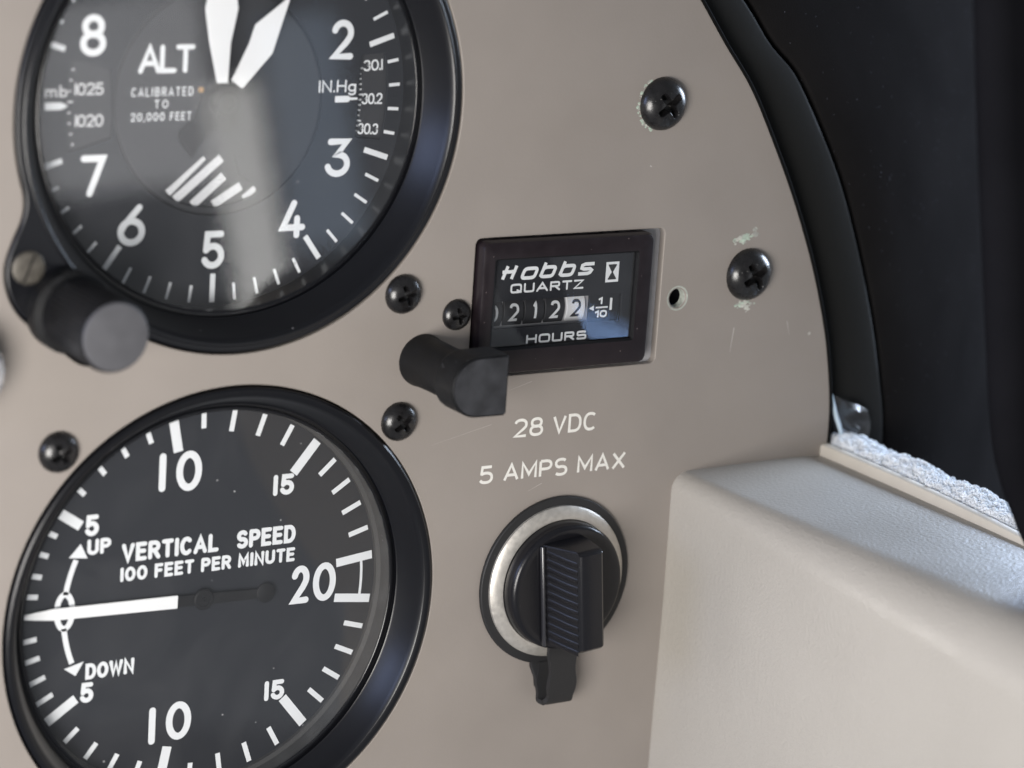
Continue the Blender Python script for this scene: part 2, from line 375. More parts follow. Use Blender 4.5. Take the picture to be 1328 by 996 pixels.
# ================================================================ the instrument panel
panel = thing('instrument_panel', 'taupe painted metal instrument panel holding the gauges, screws and white lettering', 'instrument panel', (0, 0, 0))
edge = smooth_path([(60, 130), (78, 114), (86, 105), (93.7, 95.2), (100.4, 87.0), (106.8, 76.4), (112.3, 66.2), (117.1, 55.8), (120.5, 46.8), (123.2, 37.8), (125.2, 27.1), (125.6, 18.8), (125.4, 10), (124, -10), (122, -60)], 8)
outer = [(-120, -60), (-120, 130)] + edge
lobe = smooth_path([(-38.65, 75.6), (-38.15, 73.8), (-37.95, 71.6), (-38.45, 69.1), (-39.7, 66.2), (-40.9, 62.4), (-40.6, 58.6), (-38.8, 54.9), (-35.4, 51.6), (-31.9, 48.9), (-27.2, 45.6), (-22.5, 46.4), (-18.0, 49.2)], 6)
def alt_outline(off):
    """round case with the lobe at its lower left that carries the baro knob"""
    R_ = 39.9+off; P = []
    c = ALT
    a_end = math.degrees(math.atan2(49.2-c[1], -18.0)) ; a_start = math.degrees(math.atan2(76.4-c[1], -38.85))
    a = a_end
    while a < a_start+359.5: P.append((c[0]+R_*math.cos(math.radians(a)), c[1]+R_*math.sin(math.radians(a)))); a += 2.2
    for i, (x, y) in enumerate(lobe):
        j, k = max(i-1, 0), min(i+1, len(lobe)-1)
        dx, dy = lobe[k][0]-lobe[j][0], lobe[k][1]-lobe[j][1]; l = math.hypot(dx, dy)
        P.append((x+dy/l*off, y-dx/l*off))
    return P
holes = [circle(40.0, 160, VSI), alt_outline(.25), rrect(44.5, 37.6, 83.9, 62.4, 1.2), circle(1.75, 32, (87.8, 49.35)), circle(11.2, 64, SOC)]
face = sheet('panel_face', [outer]+holes, paint, panel, (0, 0, 0), depth=1.6, bevel=.2)
# thin black edge moulding along the rounded side of the panel
V, F = [], []; ep = [p for p in edge if p[1] > 8]; n = len(ep)
for i, (x, y) in enumerate(ep):
    a, b = ep[max(i-1, 0)], ep[min(i+1, n-1)]; dx, dy = b[0]-a[0], b[1]-a[1]; l = math.hypot(dx, dy); nx, ny = -dy/l, dx/l
    for k in range(8):
        t = 2*PI*k/8; q = .25+.42*math.cos(t); V.append((x+nx*q, y+ny*q, -.25+.62*math.sin(t)))
for i in range(n-1):
    for k in range(8): F.append((8*i+k, 8*i+(k+1) % 8, 8*i+8+(k+1) % 8, 8*i+8+k))
mesh('edge_moulding', V, F, mat('edge_black', (.006, .006, .006), .95, .02), panel, smooth=60)
# countersink ring round the empty hole, bright scraped edge
lathe_obj('hole_rim', [(1.62, -1.6), (1.70, -.25), (2.0, .02), (2.28, .03), (2.30, .004)], mat('scraped_hole_edge', (.38, .40, .36), .5, .5, var=(1.5, .2)), panel, (87.8, 49.35, 0), 48)

sheet('rear_light_block', [[(-120, -60), (-120, 130), (60, 130), (86, 100), (110, 60), (121, 20), (122, -60)]], dark_void, panel, (0, 0, -16), depth=.5)  # unseen dark sheet added behind the panel to keep back light out
lathe_obj('hole_light_block', [(4, 0), (.001, 0)], dark_void, panel, (87.8, 49.35, -4), 24)  # dark disc added so no light from behind shows through the hole
def phillips(name_, r, hgt, rot, material):
    """pan head screw with a cross recess"""
    n, k = 96, 44; V, F = [(0, 0, 0)], []
    def zz(x, y):
        q = min(1, math.hypot(x, y)/r)
        z = hgt*(1-q**2.6)**.62 + .12 if q < 1 else .0
        c, s = math.cos(rot), math.sin(rot); u, v = x*c+y*s, -x*s+y*c
        best = 0
        for a, b in ((u, v), (v, u)):
            L_, wd = .56*r, .125*r
            da = (wd*(1+.25*(1-abs(a)/L_))-abs(b))/(.05*r); dl = (L_-abs(a))/(.16*r)
            best = max(best, min(1, max(0, da))*min(1, max(0, dl)))
        cen = max(0, 1-math.hypot(u, v)/(.24*r)); best = max(best, min(1, cen*2.2))
        return z-best*(.98*hgt)*(1-.45*math.hypot(x, y)/(.56*r) if math.hypot(x, y) < .56*r else .55)
    V = [(0, 0, zz(0, 0))]
    for j in range(1, k+1):
        rr = r*(j/k)**.9
        for i in range(n):
            a = 2*PI*i/n; x, y = rr*math.cos(a), rr*math.sin(a); V.append((x, y, zz(x, y)))
    for i in range(n): F.append((0, 1+i, 1+(i+1) % n))
    for j in range(k-1):
        for i in range(n): F.append((1+j*n+i, 1+(j+1)*n+i, 1+(j+1)*n+(i+1) % n, 1+j*n+(i+1) % n))
    b = len(V)
    for i in range(n): a = 2*PI*i/n; V.append((r*1.0*math.cos(a), r*math.sin(a), -.05))
    for i in range(n): F.append((1+(k-1)*n+i, b+i, b+(i+1) % n, 1+(k-1)*n+(i+1) % n))
    return V, F
def screw(x, y, r, hgt, rot, label=None):
    V, F = phillips('screw', r, hgt, math.radians(rot), screw_black)
    o = mesh('screw', V, F, screw_black, panel, (x, y, 0), smooth=28)
    if label: o['label'] = label
    return o
screw(30.6, 53.6, 3.45, 1.9, 22, 'round black cross-head screw just off the upper left corner of the hour meter')
screw(31.2, 31.2, 3.45, 1.9, 38, 'round black cross-head screw between the two gauges, at the upper right of the lower gauge')
screw(-31.3, 31.5, 3.45, 1.9, 30)
screw(41.4, 49.3, 2.75, 1.4, 12, 'smallest black cross-head screw, tight against the hour meter')
screw(81.1, 84.8, 4.75, 2.6, 40, 'large worn black screw with pale chipped paint on its left rim')
screw(103.2, 52.9, 4.85, 2.7, 32, 'large worn black screw with green primer showing above and below it')
screw(31.2, 116, 3.45, 1.9, 10)
# chipped paint patches beside the two big screws
def patch(pts, k, seedv, material, at, name='paint_chip', z=.012):
    random.seed(seedv); P = []
    sp = smooth_path(pts+[pts[0]], k)[:-1]
    for x, y in sp: P.append((x+random.uniform(-.22, .22), y+random.uniform(-.22, .22), 0))
    cx = sum(p[0] for p in P)/len(P); cy = sum(p[1] for p in P)/len(P)
    V = [(cx, cy, .004)]+P
    F = [(0, 1+i, 1+(i+1) % len(P)) for i in range(len(P))]
    return mesh(name, V, F, material, panel, (at[0], at[1], z), recalc=False)
def flakes(cx, cy, rx, ry, n, seedv, mats, big=.8, rot=0.0):
    random.seed(seedv)
    for k in range(n):
        a = random.uniform(0, 2*PI); q = random.uniform(0, 1)**.6
        x, y = rx*q*math.cos(a), ry*q*math.sin(a); c, s_ = math.cos(rot), math.sin(rot)
        r = random.uniform(.12, .42)*big*(1.25-q*.7); m_ = random.randint(7, 11); ph = random.uniform(0, 6)
        P = [(r*random.uniform(.55, 1.35)*math.cos(ph+2*PI*i/m_)*1.3, r*random.uniform(.55, 1.35)*math.sin(ph+2*PI*i/m_), 0) for i in range(m_)]
        mesh('paint_chip', [(0, 0, .001)]+P, [(0, 1+i, 1+(i+1) % m_) for i in range(m_)], random.choice(mats), panel, (cx+x*c-y*s_, cy+x*s_+y*c, .01+.0015*k), recalc=False)
pale = mat('pale_chip', (.50, .50, .45), .6, .4, var=(1, .2)); dulled = mat('dulled_paint', (.33, .33, .30), .5, .4, var=(1, .2))
flakes(101.2, 59.6, 2.1, .9, 34, 3, [chip, chip, dulled, pale], 1.25, .25)
flakes(104.0, 60.8, .9, 1.1, 16, 4, [pale, dulled], 1.0)
flakes(103.0, 47.2, 2.2, .75, 30, 6, [chip, dulled, pale], 1.1)
flakes(103.6, 46.3, .7, .5, 7, 8, [pale], 1.0)
random.seed(11)
for k in range(46):
    a = math.radians(random.uniform(118, 250)); rr = random.uniform(4.75, 5.25)
    flakes(81.1+rr*math.cos(a), 84.8+rr*math.sin(a), .1, .1, 1, 100+k, [pale, chip, dulled], .75)
def scratch(p, q, wd): bar('scratch', p, q, wd, wd*.3, .01, panel, scuff)
scratch((101.1, 43.0), (100.6, 38.4), .22); scratch((113.2, 43.4), (114.0, 40.8), .14); scratch((50, 29), (38, 26.3), .05)
scratch((57.8, 36.2), (53.2, 34.9), .06); scratch((79.5, 73.8), (79.9, 73.6), .3); scratch((61.4, 17.2), (58.6, 16.0), .10)
# printed legends
for s_, x0, x1, yb, h, lab in (('28 VDC', 54.7, 72.2, 26.1, 3.45, None), ('5 AMPS MAX', 48.2, 79.2, 18.2, 3.35, None)):
    text('lettering', s_, x0, x1, yb, h, .53, .012, panel, panel_print, G=G_PANEL, gap=.24, space=.40, round_cap=False)

# ================================================================ round gauges
def ring_edge(prof_in): return prof_in
def bezel_profile(): # outer rolled lip, highlight edge, cone, inner gap ring
    return [(39.55, -1.4), (39.7, -.2), (39.55, .35), (39.2, .62), (38.75, .60), (38.45, .42), (38.25, .36), (38.05, .22), (37.6, -.6), (35.75, -4.75), (35.5, -4.95), (35.45, -5.6), (35.0, -5.6), (34.95, -5.1), (34.7, -5.0), (34.35, -5.05), (34.3, -5.5)]
# ---- vertical speed indicator
vsi = thing('vertical_speed_indicator', 'round black vertical speed gauge reading near zero, lower of the two gauges', 'gauge', (0, 0, 0))
lathe_obj('bezel', bezel_profile(), black_bezel, vsi, (0, 0, 0), 192, smooth=35)
lathe_obj('case_wall', [(34.9, -5.55), (34.6, -9.0), (33.9, -9.3), (33.85, -10.2)], mat('inner_case_grey', (.035, .035, .036), .5, .4, bump=(1.5, .03), specks=(.5, (.2, .2, .2), .1, .85)), vsi, (0, 0, 0), 160, smooth=30)
dial = sheet('dial_face', [circle(34.3, 160)], dial_black, vsi, (0, 0, -10), depth=.6)
zt = .012
for sgn in (1, -1):
    for a in (180-0, 173, 166.5, 159.5, 152.7, 137, 128, 119, 110, 91.4, 81.3, 71.2, 61.1, 42, 33.4, 24.7, 16):
        if a == 180: continue
        bar('tick_mark', pol(30.1 if a > 85 else 29.45, a*sgn), pol(33.35, a*sgn), .92, .92, zt, dial, white_print)
    for a, ri in ((146, 27.2), (101.3, 26.9), (50.9, 26.5), (7.0, 26.3)):
        bar('tick_mark', pol(ri, a*sgn), pol(33.45, a*sgn), 1.75 if a != 7 else 1.55, 1.75 if a != 7 else 1.55, zt, dial, white_print)
bar('tick_mark', pol(27.3, 179.2), pol(33.6, 179.2), 1.0, 1.0, zt, dial, white_print)
V, F = [], []; ribbon(V, F, [pol(31.25, a) for a in [-5.9+1.18*i for i in range(11)]], .5, 0, False)
mesh('scale_bracket', V, F, white_print, dial, (0, 0, zt+.006), recalc=False)
def vt(s_, x0, x1, yb, h, wd, **k): return text('numeral' if s_[0].isdigit() and len(s_) < 3 else 'lettering', s_, x0, x1, yb, h, wd, zt, dial, white_print, **k)
vt('1', -8.7, -7.3, 19.65, 6.75, 1.25); vt('0', -5.55, -.75, 19.35, 7.05, 1.25)
vt('15', 12.95, 17.0, 16.8, 3.75, .86, gap=.42)
vt('5', -21.8, -19.3, 13.25, 3.7, .84); vt('5', -21.8, -19.35, -16.15, 3.6, .84)
vt('2', 17.35, 20.95, -3.45, 7.0, 1.2); vt('0', 21.65, 26.2, -3.5, 7.1, 1.2)
vt('1', -8.9, -7.6, -25.6, 6.8, 1.25); vt('0', -5.7, -.9, -25.4, 7.0, 1.25)
vt('15', 13.1, 17.05, -20.75, 3.7, .86, gap=.42)
vt('UP', -21.3, -17.0, 9.95, 2.75, .66, gap=.36); vt('DOWN', -20.95, -12.0, -12.05, 2.85, .66, gap=.34)
vt('VERTICAL', -15.05, 3.0, 7.95, 3.3, .76, gap=.36); vt('SPEED', 6.35, 17.75, 7.95, 3.3, .76, gap=.36)
vt('100 FEET PER MINUTE', -15.15, 17.8, 4.55, 2.55, .60, gap=.38, space=.5)
text('numeral', '0', -26.95, -23.15, -2.95, 7.0, 1.0, zt, dial, white_print)
for s in (1, -1):   # curved arrows from the zero towards UP and DOWN
    V, F = [], []; ribbon(V, F, [pol(25.2-.012*i, s*(172.2-1.18*i)*1.0) if s > 0 else pol(25.2-.012*i, -(174.5-1.25*i)) for i in range(13)], .95, 0, False)
    mesh('arrow_stem', V, F, white_print, dial, (0, 0, zt), recalc=False)
    tip = (-22.5, 12.1) if s > 0 else (-22.75, -11.1)
    b1, b2 = ((-24.55, 9.85), (-21.2, 9.45)) if s > 0 else ((-24.85, -9.6), (-21.3, -8.7))
    mesh('arrow_head', [(tip[0], tip[1], 0), (b1[0], b1[1], 0), (b2[0], b2[1], 0)], [(0, 1, 2)], white_print, dial, (0, 0, zt+.006), recalc=False)
ptr = thing('tmp_pointer', '', '', (0, 0, 0)); bpy.data.objects.remove(ptr)
pa = math.radians(178.7)
def pr(x, y): return (x*math.cos(pa)-y*math.sin(pa), x*math.sin(pa)+y*math.cos(pa))
arm_black = mat('pointer_black', (.007, .007, .008), .6, .2)
arm = prism('pointer', [pr(4.8, 1.15), pr(4.8, -1.15), pr(27.5, -1.0), pr(31.0, -.62), pr(33.6, -.2), pr(33.6, .2), pr(31.0, .62), pr(27.5, 1.0)], -.16, .16, pointer_white, vsi, (0, 0, -9.1), bevel=.06)
prism('pointer_shank', [pr(4.8, .95), pr(4.8, -.95), pr(1.2, -1.0), pr(1.2, 1.0)], -.14, .14, arm_black, arm, (0, 0, 0))
prism('counterweight_arm', [pr(-1.2, 1.0), pr(-1.2, -1.0), pr(-10.6, -.85), pr(-10.6, .85)], -.12, .22, arm_black, arm, (0, 0, 0), bevel=.05)
lathe_obj('counterweight', [(1.75, -.16), (1.75, .1), (1.6, .2), (.001, .2)], arm_black, arm, (*pr(-11.9, 0), .12), 48)
lathe_obj('hub', [(1.85, -.2), (1.85, .25), (1.65, .42), (1.2, .42), (1.15, .3), (.45, .3), (.42, .5), (.18, .5), (.15, .3), (.001, .3)], arm_black, arm, (0, 0, .1), 48)
lathe_obj('glass', [(35.0, -5.25), (20, -5.25), (.001, -5.25)], glass, vsi, (0, 0, 0), 96)

# ---- altimeter
alt = thing('altimeter', 'round black altimeter with pointers near one thousand, its corner knob at lower left', 'altimeter', (ALT[0], ALT[1], 0))
ax0, ay0 = ALT
body = sheet('bezel_flange', [[(x-ax0, y-ay0) for x, y in alt_outline(-.05)], circle(38.4, 160)], black_bezel, alt, (0, 0, .15), depth=2.2, bevel=.45)
lathe_obj('bezel', [(38.9, -.9), (38.8, .30), (38.5, .52), (38.2, .52), (37.95, .34), (37.4, -.6), (35.2, -4.5), (34.95, -4.75), (34.9, -5.4), (34.45, -5.4), (34.4, -4.95), (34.2, -4.85), (33.9, -4.9), (33.85, -5.4)], black_bezel, alt, (0, 0, 0), 192, smooth=35)
lathe_obj('case_wall', [(34.5, -5.3), (34.5, -10.8)], black_bezel, alt, (0, 0, 0), 160)
# lobe top that carries screw and knob, a low web rising to the bezel
def win(r0, r1, a0, a1, x_in=None):
    P = [pol(r1, a0+(a1-a0)*i/12) for i in range(13)]
    Q = [pol(r0, a1+(a0-a1)*i/12) for i in range(13)]
    return P+Q
wl = [(-19.55, 5.6), (-19.1, 2), (-19.0, -2), (-19.1, -5.5), (-23.6, -6.9), (-26.6, -7.6), (-27.0, -3), (-27.0, 2), (-26.4, 7.3), (-23, 6.6)]
wr = [pol(31.4, -13.6+27.4*i/14) for i in range(15)]+[(26.2, 7.2), (25.9, 3), (25.9, -3), (25.6, -6.8)]
stw = [(-2.0, -8.6), (3.2, -9.0), (4.3, -12.4), (7.9, -14.8), (7.0, -16.0), (3.2, -17.3), (-.5, -17.75), (-4.5, -17.35), (-7.7, -16.3), (-9.6, -14.9)]
adial = sheet('dial_face', [circle(34.6, 160), circle(19.25, 120, (-.2, 0))], dial_black, alt, (0, 0, -10.5), depth=.5)
# windows cut in the outer dial need their own rings, so the dial is one plate with four openings
bpy.data.objects.remove(adial)
adial = sheet('dial_face', [circle(34.6, 160), wl, wr, circle(19.05, 120)], dial_black, alt, (0, 0, -10.5), depth=.5, bevel=.04)
cdisc = sheet('centre_disc', [circle(18.6, 120), stw], mat('centre_disc_black', (.020, .021, .025), .55, .45, specks=(.2, (.4, .4, .4), .03, .9)), alt, (0, 0, -10.62), depth=.35, bevel=.05)
drum = sheet('baro_scale_disc', [circle(34.2, 100)], drum_black, alt, (0, 0, -11.35), depth=.3)
stripe_m = []
for (p, q, wd) in (((-2.2, -9.2), (-8.5, -15.05), 1.5), ((1.1, -9.6), (-7.1, -16.3), 1.5), ((1.7, -12.6), (-3.9, -17.3), 1.55), ((4.9, -14.4), (-.1, -17.4), 1.5), ((7.6, -14.9), (5.4, -16.6), 1.1)):
    bar('warning_stripe', p, q, wd, wd, .012, drum, grey_print)
for k in range(50):
    a = 90-7.2*k
    if k % 5 == 0: bar('tick_mark', pol(28.9, a), pol(33.75, a), .95, .95, zt, adial, white_print)
    else:
        mid = (-14 < a < 14) or (-194 < a < -166)
        bar('tick_mark', pol(31.7 if mid else 30.9, a), pol(33.8, a), .55, .55, zt, adial, white_print)
numr = {0: 90, 1: 54, 2: 18, 3: -18, 4: -54, 5: -90, 6: -126, 7: -162, 8: 162, 9: 126}
boxes = {7: (-24.3, -19.9, -15.0, 6.8), 6: (-17.5, -12.6, -23.45, 6.9), 5: (-2.2, 2.0, -28.05, 6.4), 4: (12.1, 16.9, -23.65, 6.6), 3: (20.2, 24.95, -13.45, 6.6), 2: (20.1, 24.4, 6.45, 6.7), 8: (-25.0, -20.5, 7.7, 6.7), 9: (-16.9, -12.3, 17.3, 6.7), 1: (13.9, 15.0, 16.9, 6.7), 0: (-2.4, 2.4, 21.5, 6.7)}
for k, (x0, x1, yb, h) in boxes.items():
    text('numeral', str(k), x0, x1, yb, h, 1.12, zt, adial, white_print)
text('lettering', 'ALT', -14.75, -4.75, 4.75, 4.65, .85, zt, cdisc, white_print, gap=.14)
text('lettering', 'CALIBRATED', -15.8, -4.8, 1.0, 1.5, .21, zt, cdisc, white_print, gap=.5)
text('lettering', 'TO', -11.7, -9.2, -.95, 1.4, .21, zt, cdisc, white_print, gap=.5)
text('lettering', '20,000 FEET', -15.8, -5.0, -3.0, 1.4, .21, zt, cdisc, white_print, gap=.45, space=.6)
text('lettering', 'mb', -30.7, -26.9, 1.25, 2.0, .3, zt, adial, grey_print, gap=.3)
mesh('baro_index', [(-30.7, .45, 0), (-30.7, -.75, 0), (-28.0, -.75, 0), (-26.9, -.3, 0), (-26.9, 0, 0), (-28.0, .45, 0)], [(0, 1, 2, 3, 4, 5)], white_print, adial, (0, 0, zt), recalc=False)
text('lettering', 'IN.Hg', 18.2, 25.3, .95, 2.1, .3, zt, adial, white_print, gap=.24, G=G_SMALL)
mesh('baro_index', [(21.4, .35, 0), (21.4, -.75, 0), (23.9, -.75, 0), (24.3, -.4, 0), (25.7, -.35, 0), (25.7, .0, 0), (24.3, .05, 0), (23.9, .35, 0)], [tuple(range(8))], white_print, adial, (0, 0, zt), recalc=False)
for s_, x0, x1, yb, h in (('1025', -25.3, -20.3, 1.35, 2.0), ('1020', -25.1, -20.2, -3.75, 2.0), ('30.1', 27.0, 30.7, 4.35, 1.9), ('30.2', 27.0, 31.0, -1.35, 1.9), ('30.3', 26.5, 30.5, -6.5, 1.9)):
    text('scale_number', s_, x0, x1, yb, h, .30, zt, drum, white_print if s_[0] == '3' else grey_print, gap=.2, G=G_SMALL, rot=math.radians(-3 if s_ == '30.3' else 3 if s_ == '30.1' else 0))
for side, rr, ext in ((1, 26.4, 1), (-1, 26.5, -1)):
    for i in range(-8, 8):
        a = (i+.4)*1.9
        if side < 0 and i % 2: continue
        p1 = pol(rr, a if side > 0 else 180-a); ln = .95 if i % 5 == 0 else .5
        p0 = pol(rr-.0, a if side > 0 else 180-a); pa_ = pol(rr+ln*(1 if side > 0 else -1), a if side > 0 else 180-a)
        bar('scale_tick', p0, pa_, .27, .27, zt, drum, white_print if side > 0 else grey_print)
# the third pointer plate with its notch, seen as a dark relief on the centre disc
plate = prism('pointer_plate', [pol(2.4, 100), (-3.4, 1.6), (-4.5, -2.6), (-7.2, -4.6), (-7.4, -6.1), (-5.0, -9.2), (-3.6, -7.2), (-1.6, -5.0), (2.5, -4.0), (3.2, 0)], 0, .7, mat('dark_plate', (.003, .003, .004), .8, .1), alt, (0, 0, -10.55), bevel=.06)
lathe_obj('gear_pin', [(.5, 0), (.45, .3), (.001, .35)], brass, alt, (-3.6, 2.0, -10.4), 24)
# pointers
h1 = prism('pointer', [(-1.95, 3.4), (-.05, 3.4), (.2, 10), (1.3, 15.5), (-1.2, 30.5), (-1.5, 30.5), (-4.6, 15.5), (-3.6, 10)], -.15, .15, pointer_white, alt, (0, 0, -7.9), bevel=.06)
h2 = prism('pointer', [(1.0, 3.7), (3.0, 2.3), (8.2, 8.0), (9.4, 11.8), (11.2, 17.5), (4.9, 12.8), (3.9, 9.7)], -.15, .15, pointer_white, alt, (0, 0, -8.6), bevel=.06)
prism('pointer_shank', [(-1.9, 3.3), (-.1, 3.3), (1.3, -4.5), (-1.7, -4.5)], -.12, .12, soft_black, h1, (0, 0, -.02))
prism('pointer_shank', [(.9, 3.6), (2.9, 2.25), (0, -1.8), (-1.8, 0)], -.12, .12, soft_black, h2, (0, 0, -.02))
lathe_obj('hub', [(2.0, -2.6), (2.0, .2), (1.8, .45), (.9, .5), (.85, .3), (.001, .3)], soft_black, alt, (0, 0, -7.7), 48)
lathe_obj('glass', [(34.5, -5.05), (20, -5.05), (.001, -5.05)], glass, alt, (0, 0, 0), 96)
# slotted screw and baro knob on the lobe
sl = lathe_obj('lobe_screw', [(2.75, -.3), (2.7, .35), (2.5, .5), (2.45, .2), (2.4, .45), (2.1, .55), (.001, .55)], old_screw, alt, (-37.3-ax0, 61.9-ay0, .15), 48)
bar('slot', pol(2.3, 68), pol(2.3, 248), .34, .34, .565, sl, dark_void)
kn = thing('adjusting_knob', 'long ribbed black knob with flat grey face at the altimeter lower left', 'knob', (-31.0, 54.6, 0))
kn.parent = alt; kn.location = W(-31.0-ax0, 55.0-ay0, 0); del kn['category']; del kn['label']
# body with fine grip ribs
n = 180; V, F = [], []
prof = [(6.6, .3), (6.6, 3.6), (5.2, 4.0), (5.2, 4.6), (5.75, 5.0), (5.75, 18.9), (5.45, 19.6), (5.2, 19.75)]
for j, (r, z) in enumerate(prof):
    for i in range(n):
        a = 2*PI*i/n; rr = r+(.17*math.cos(a*45) if j in (4, 5) else 0); V.append((rr*math.cos(a), rr*math.sin(a), z))
for j in range(len(prof)-1):
    for i in range(n): F.append((j*n+i, j*n+(i+1) % n, (j+1)*n+(i+1) % n, (j+1)*n+i))
bpy.data.objects.remove(kn)
kb = mesh('adjusting_knob', V, F, knob_plastic, alt, (-31.0-ax0, 55.0-ay0, 0), smooth=45)
lathe_obj('knob_face', [(5.42, 19.6), (5.25, 19.95), (5.0, 20.02), (.001, 20.02)], knob_face_m, kb, (0, 0, 0), 96)

# ================================================================ hour meter
hob = thing('hour_meter', 'small rectangular black hour meter with white lettering and counter drums', 'hour meter', (HOB[0], HOB[1], 0))
hx, hy = HOB
def H(x, y): return (x-hx, y-hy)
def frame_mesh():
    """rounded rectangular bezel: outer side wall, front, inner slope down to the window"""
    rings = [(rrect(44.9, 38.4, 80.6, 62.1, 1.3), -1.6), (rrect(44.9, 38.4, 80.6, 62.1, 1.3), 1.1), (rrect(45.2, 38.7, 80.3, 61.8, 1.2), 1.75), (rrect(45.7, 39.2, 79.8, 61.3, 1.0), 2.0),
             (rrect(47.35, 42.75, 77.35, 59.05, .5), 2.0), (rrect(47.7, 43.1, 77.1, 58.8, .35), 1.75), (rrect(47.9, 43.3, 76.9, 58.6, .3), -.2)]
    V, F = [], []; n = len(rings[0][0])
    for P, z in rings: V += [(*H(x, y), z) for x, y in P]
    for j in range(len(rings)-1):
        for i in range(n): F.append((j*n+i, j*n+(i+1) % n, (j+1)*n+(i+1) % n, (j+1)*n+i))
    return V, F
V, F = frame_mesh(); k_ = len(F)-2*len(V)//7; mesh('bezel', V, F[:k_], hobbs_bezel, hob, smooth=30)
mesh('window_wall', V, F[k_:], mat('window_wall_black', (.006, .006, .007), .7, .15), hob, smooth=30)
sheet('backing_plate', [[H(*p) for p in rrect(44.3, 37.4, 84.1, 62.6, .8)]], cut_edge, hob, (0, 0, -1.65), depth=.4)
fp = sheet('printed_face', [[H(*p) for p in rrect(47.8, 43.2, 77.0, 58.7, .1)], [H(*p) for p in rrect(48.9, 46.3, 75.3, 51.1, .3)]], dial_black, hob, (0, 0, .45), depth=.5, bevel=.06)
zt = .012
def ht(s_, x0, x1, yb, h, wd, z=zt, parent=fp, material=white_print, G=G_WIDE, name='lettering', **k):
    return text(name, s_, x0-hx, x1-hx, yb-hy, h, wd, z, parent, material, G=G, **k)
# the logo: slanted wide strokes
wd, sl_ = .62, .42
def logo(strokes, x0, x1, yb, name='lettering'):
    V, F = [], []
    for k, st in enumerate(strokes):
        P = [(x0+px*(x1-x0)+(py*2.3)*sl_-hx, yb+py*2.3-hy) for px, py in st]
        ribbon(V, F, P, wd, .006*k, False)
    mesh(name, V, F, white_print, fp, (0, 0, zt), recalc=False)
logo([[(.0, -.0), (.0, 1.0)], [(.85, -.0), (.85, 1.0)], [(-.30, .56), (.86, .56)]], 50.0, 52.1, 55.05)
logo([arc(.45, .34, .45, .36, 90, 450, n=28, e=4.5)], 53.85, 56.75, 55.1)
for xa in (57.75, 61.75): logo([[(.0, 1.05), (.0, -.02)], arc(.45, .34, .45, .36, 90, 450, n=28, e=4.5)], xa, xa+2.75, 55.15)
logo([[(.95, .72), (.22, .72), (.02, .62), (.05, .42), (.25, .34), (.75, .34), (.93, .22), (.88, .06), (.7, -.02), (-.05, -.02)]], 65.75, 68.35, 55.2)
ht('QUARTZ', 51.75, 66.9, 52.45, 1.7, .36, gap=.24)
ht('HOURS', 55.7, 68.3, 43.2, 1.65, .38, gap=.24)
# hourglass emblem
mesh('emblem', [(*H(71.45, 53.3), 0), (*H(74.2, 53.3), 0), (*H(74.2, 56.95), 0), (*H(71.45, 56.95), 0)], [(0, 1, 2, 3)], white_print, fp, (0, 0, zt), recalc=False)
mesh('emblem', [(*H(*p), 0) for p in ((71.95, 53.75), (73.7, 53.75), (73.7, 53.95), (72.95, 55.1), (73.7, 56.3), (73.7, 56.5), (71.95, 56.5), (71.95, 56.3), (72.7, 55.1), (71.95, 53.95))], [(0, 1, 2, 3, 8, 9), (3, 4, 5, 6, 7, 8)], soft_black, fp, (0, 0, zt+.01), recalc=False)
# counter drums
RD = 4.2; yc = 48.65
def drumz(X, Y): return math.sqrt(max(.1, RD*RD-Y*Y))-RD
def make_drum(xc, wd_, material):
    V, F = [], []; n = 48
    for j, x in enumerate((-wd_/2, -wd_/2+.12, wd_/2-.12, wd_/2)):
        r = RD-(.14 if j in (0, 3) else 0)
        for i in range(n): a = 2*PI*i/n; V.append((x, r*math.cos(a), r*math.sin(a)))
    for j in range(3):
        for i in range(n): F.append((j*n+i, j*n+(i+1) % n, (j+1)*n+(i+1) % n, (j+1)*n+i))
    F += [tuple(range(n)), tuple(range(3*n, 4*n))]
    return mesh('number_drum', V, F, material, hob, (xc-hx, yc-hy, -.9-RD), smooth=30)
for xc, ch, mt_ in ((49.45, '0', 0), (53.75, '2', 0), (58.0, '1', 0), (62.25, '2', 0), (66.65, '2', 1)):
    d_ = make_drum(xc, 4.05 if not mt_ else 3.9, drum_white if mt_ else drum_black)
    hw = {'0': 1.0, '2': 1.0, '1': .45}[ch]
    text('numeral', ch, -hw, hw, -1.6, 3.2, .50, RD+.02, d_, drum_black if mt_ else white_print, G=G_DRUM, round_cap=False, warp=lambda X, Y: math.sqrt(RD*RD-Y*Y)-RD)
sheet('tenths_plate', [[H(*p) for p in rrect(68.85, 46.2, 75.4, 51.2, .2)]], dial_black, hob, (0, 0, -.35), depth=.3)
tp = hob
def tpz(P, z=-.33, nm='tenths_mark'): return mesh(nm, [(*H(*p), 0) for p in P], [tuple(range(len(P)))], white_print, hob, (0, 0, z), recalc=False)
tpz([(68.95, 48.55), (70.0, 48.05), (70.0, 49.05)])
text('tenths_mark', '1', 70.9-hx, 71.75-hx, 49.15-hy, 1.3, .36, -.33, hob, white_print, G=G_DRUM)
tpz([(70.4, 48.45), (72.95, 48.45), (72.95, 48.75), (70.4, 48.75)])
text('tenths_mark', '10', 70.3-hx, 72.9-hx, 46.75-hy, 1.35, .36, -.33, hob, white_print, G=G_DRUM)
tpz([(73.35, 48.0), (73.85, 48.0), (73.85, 50.2), (73.35, 50.2)])
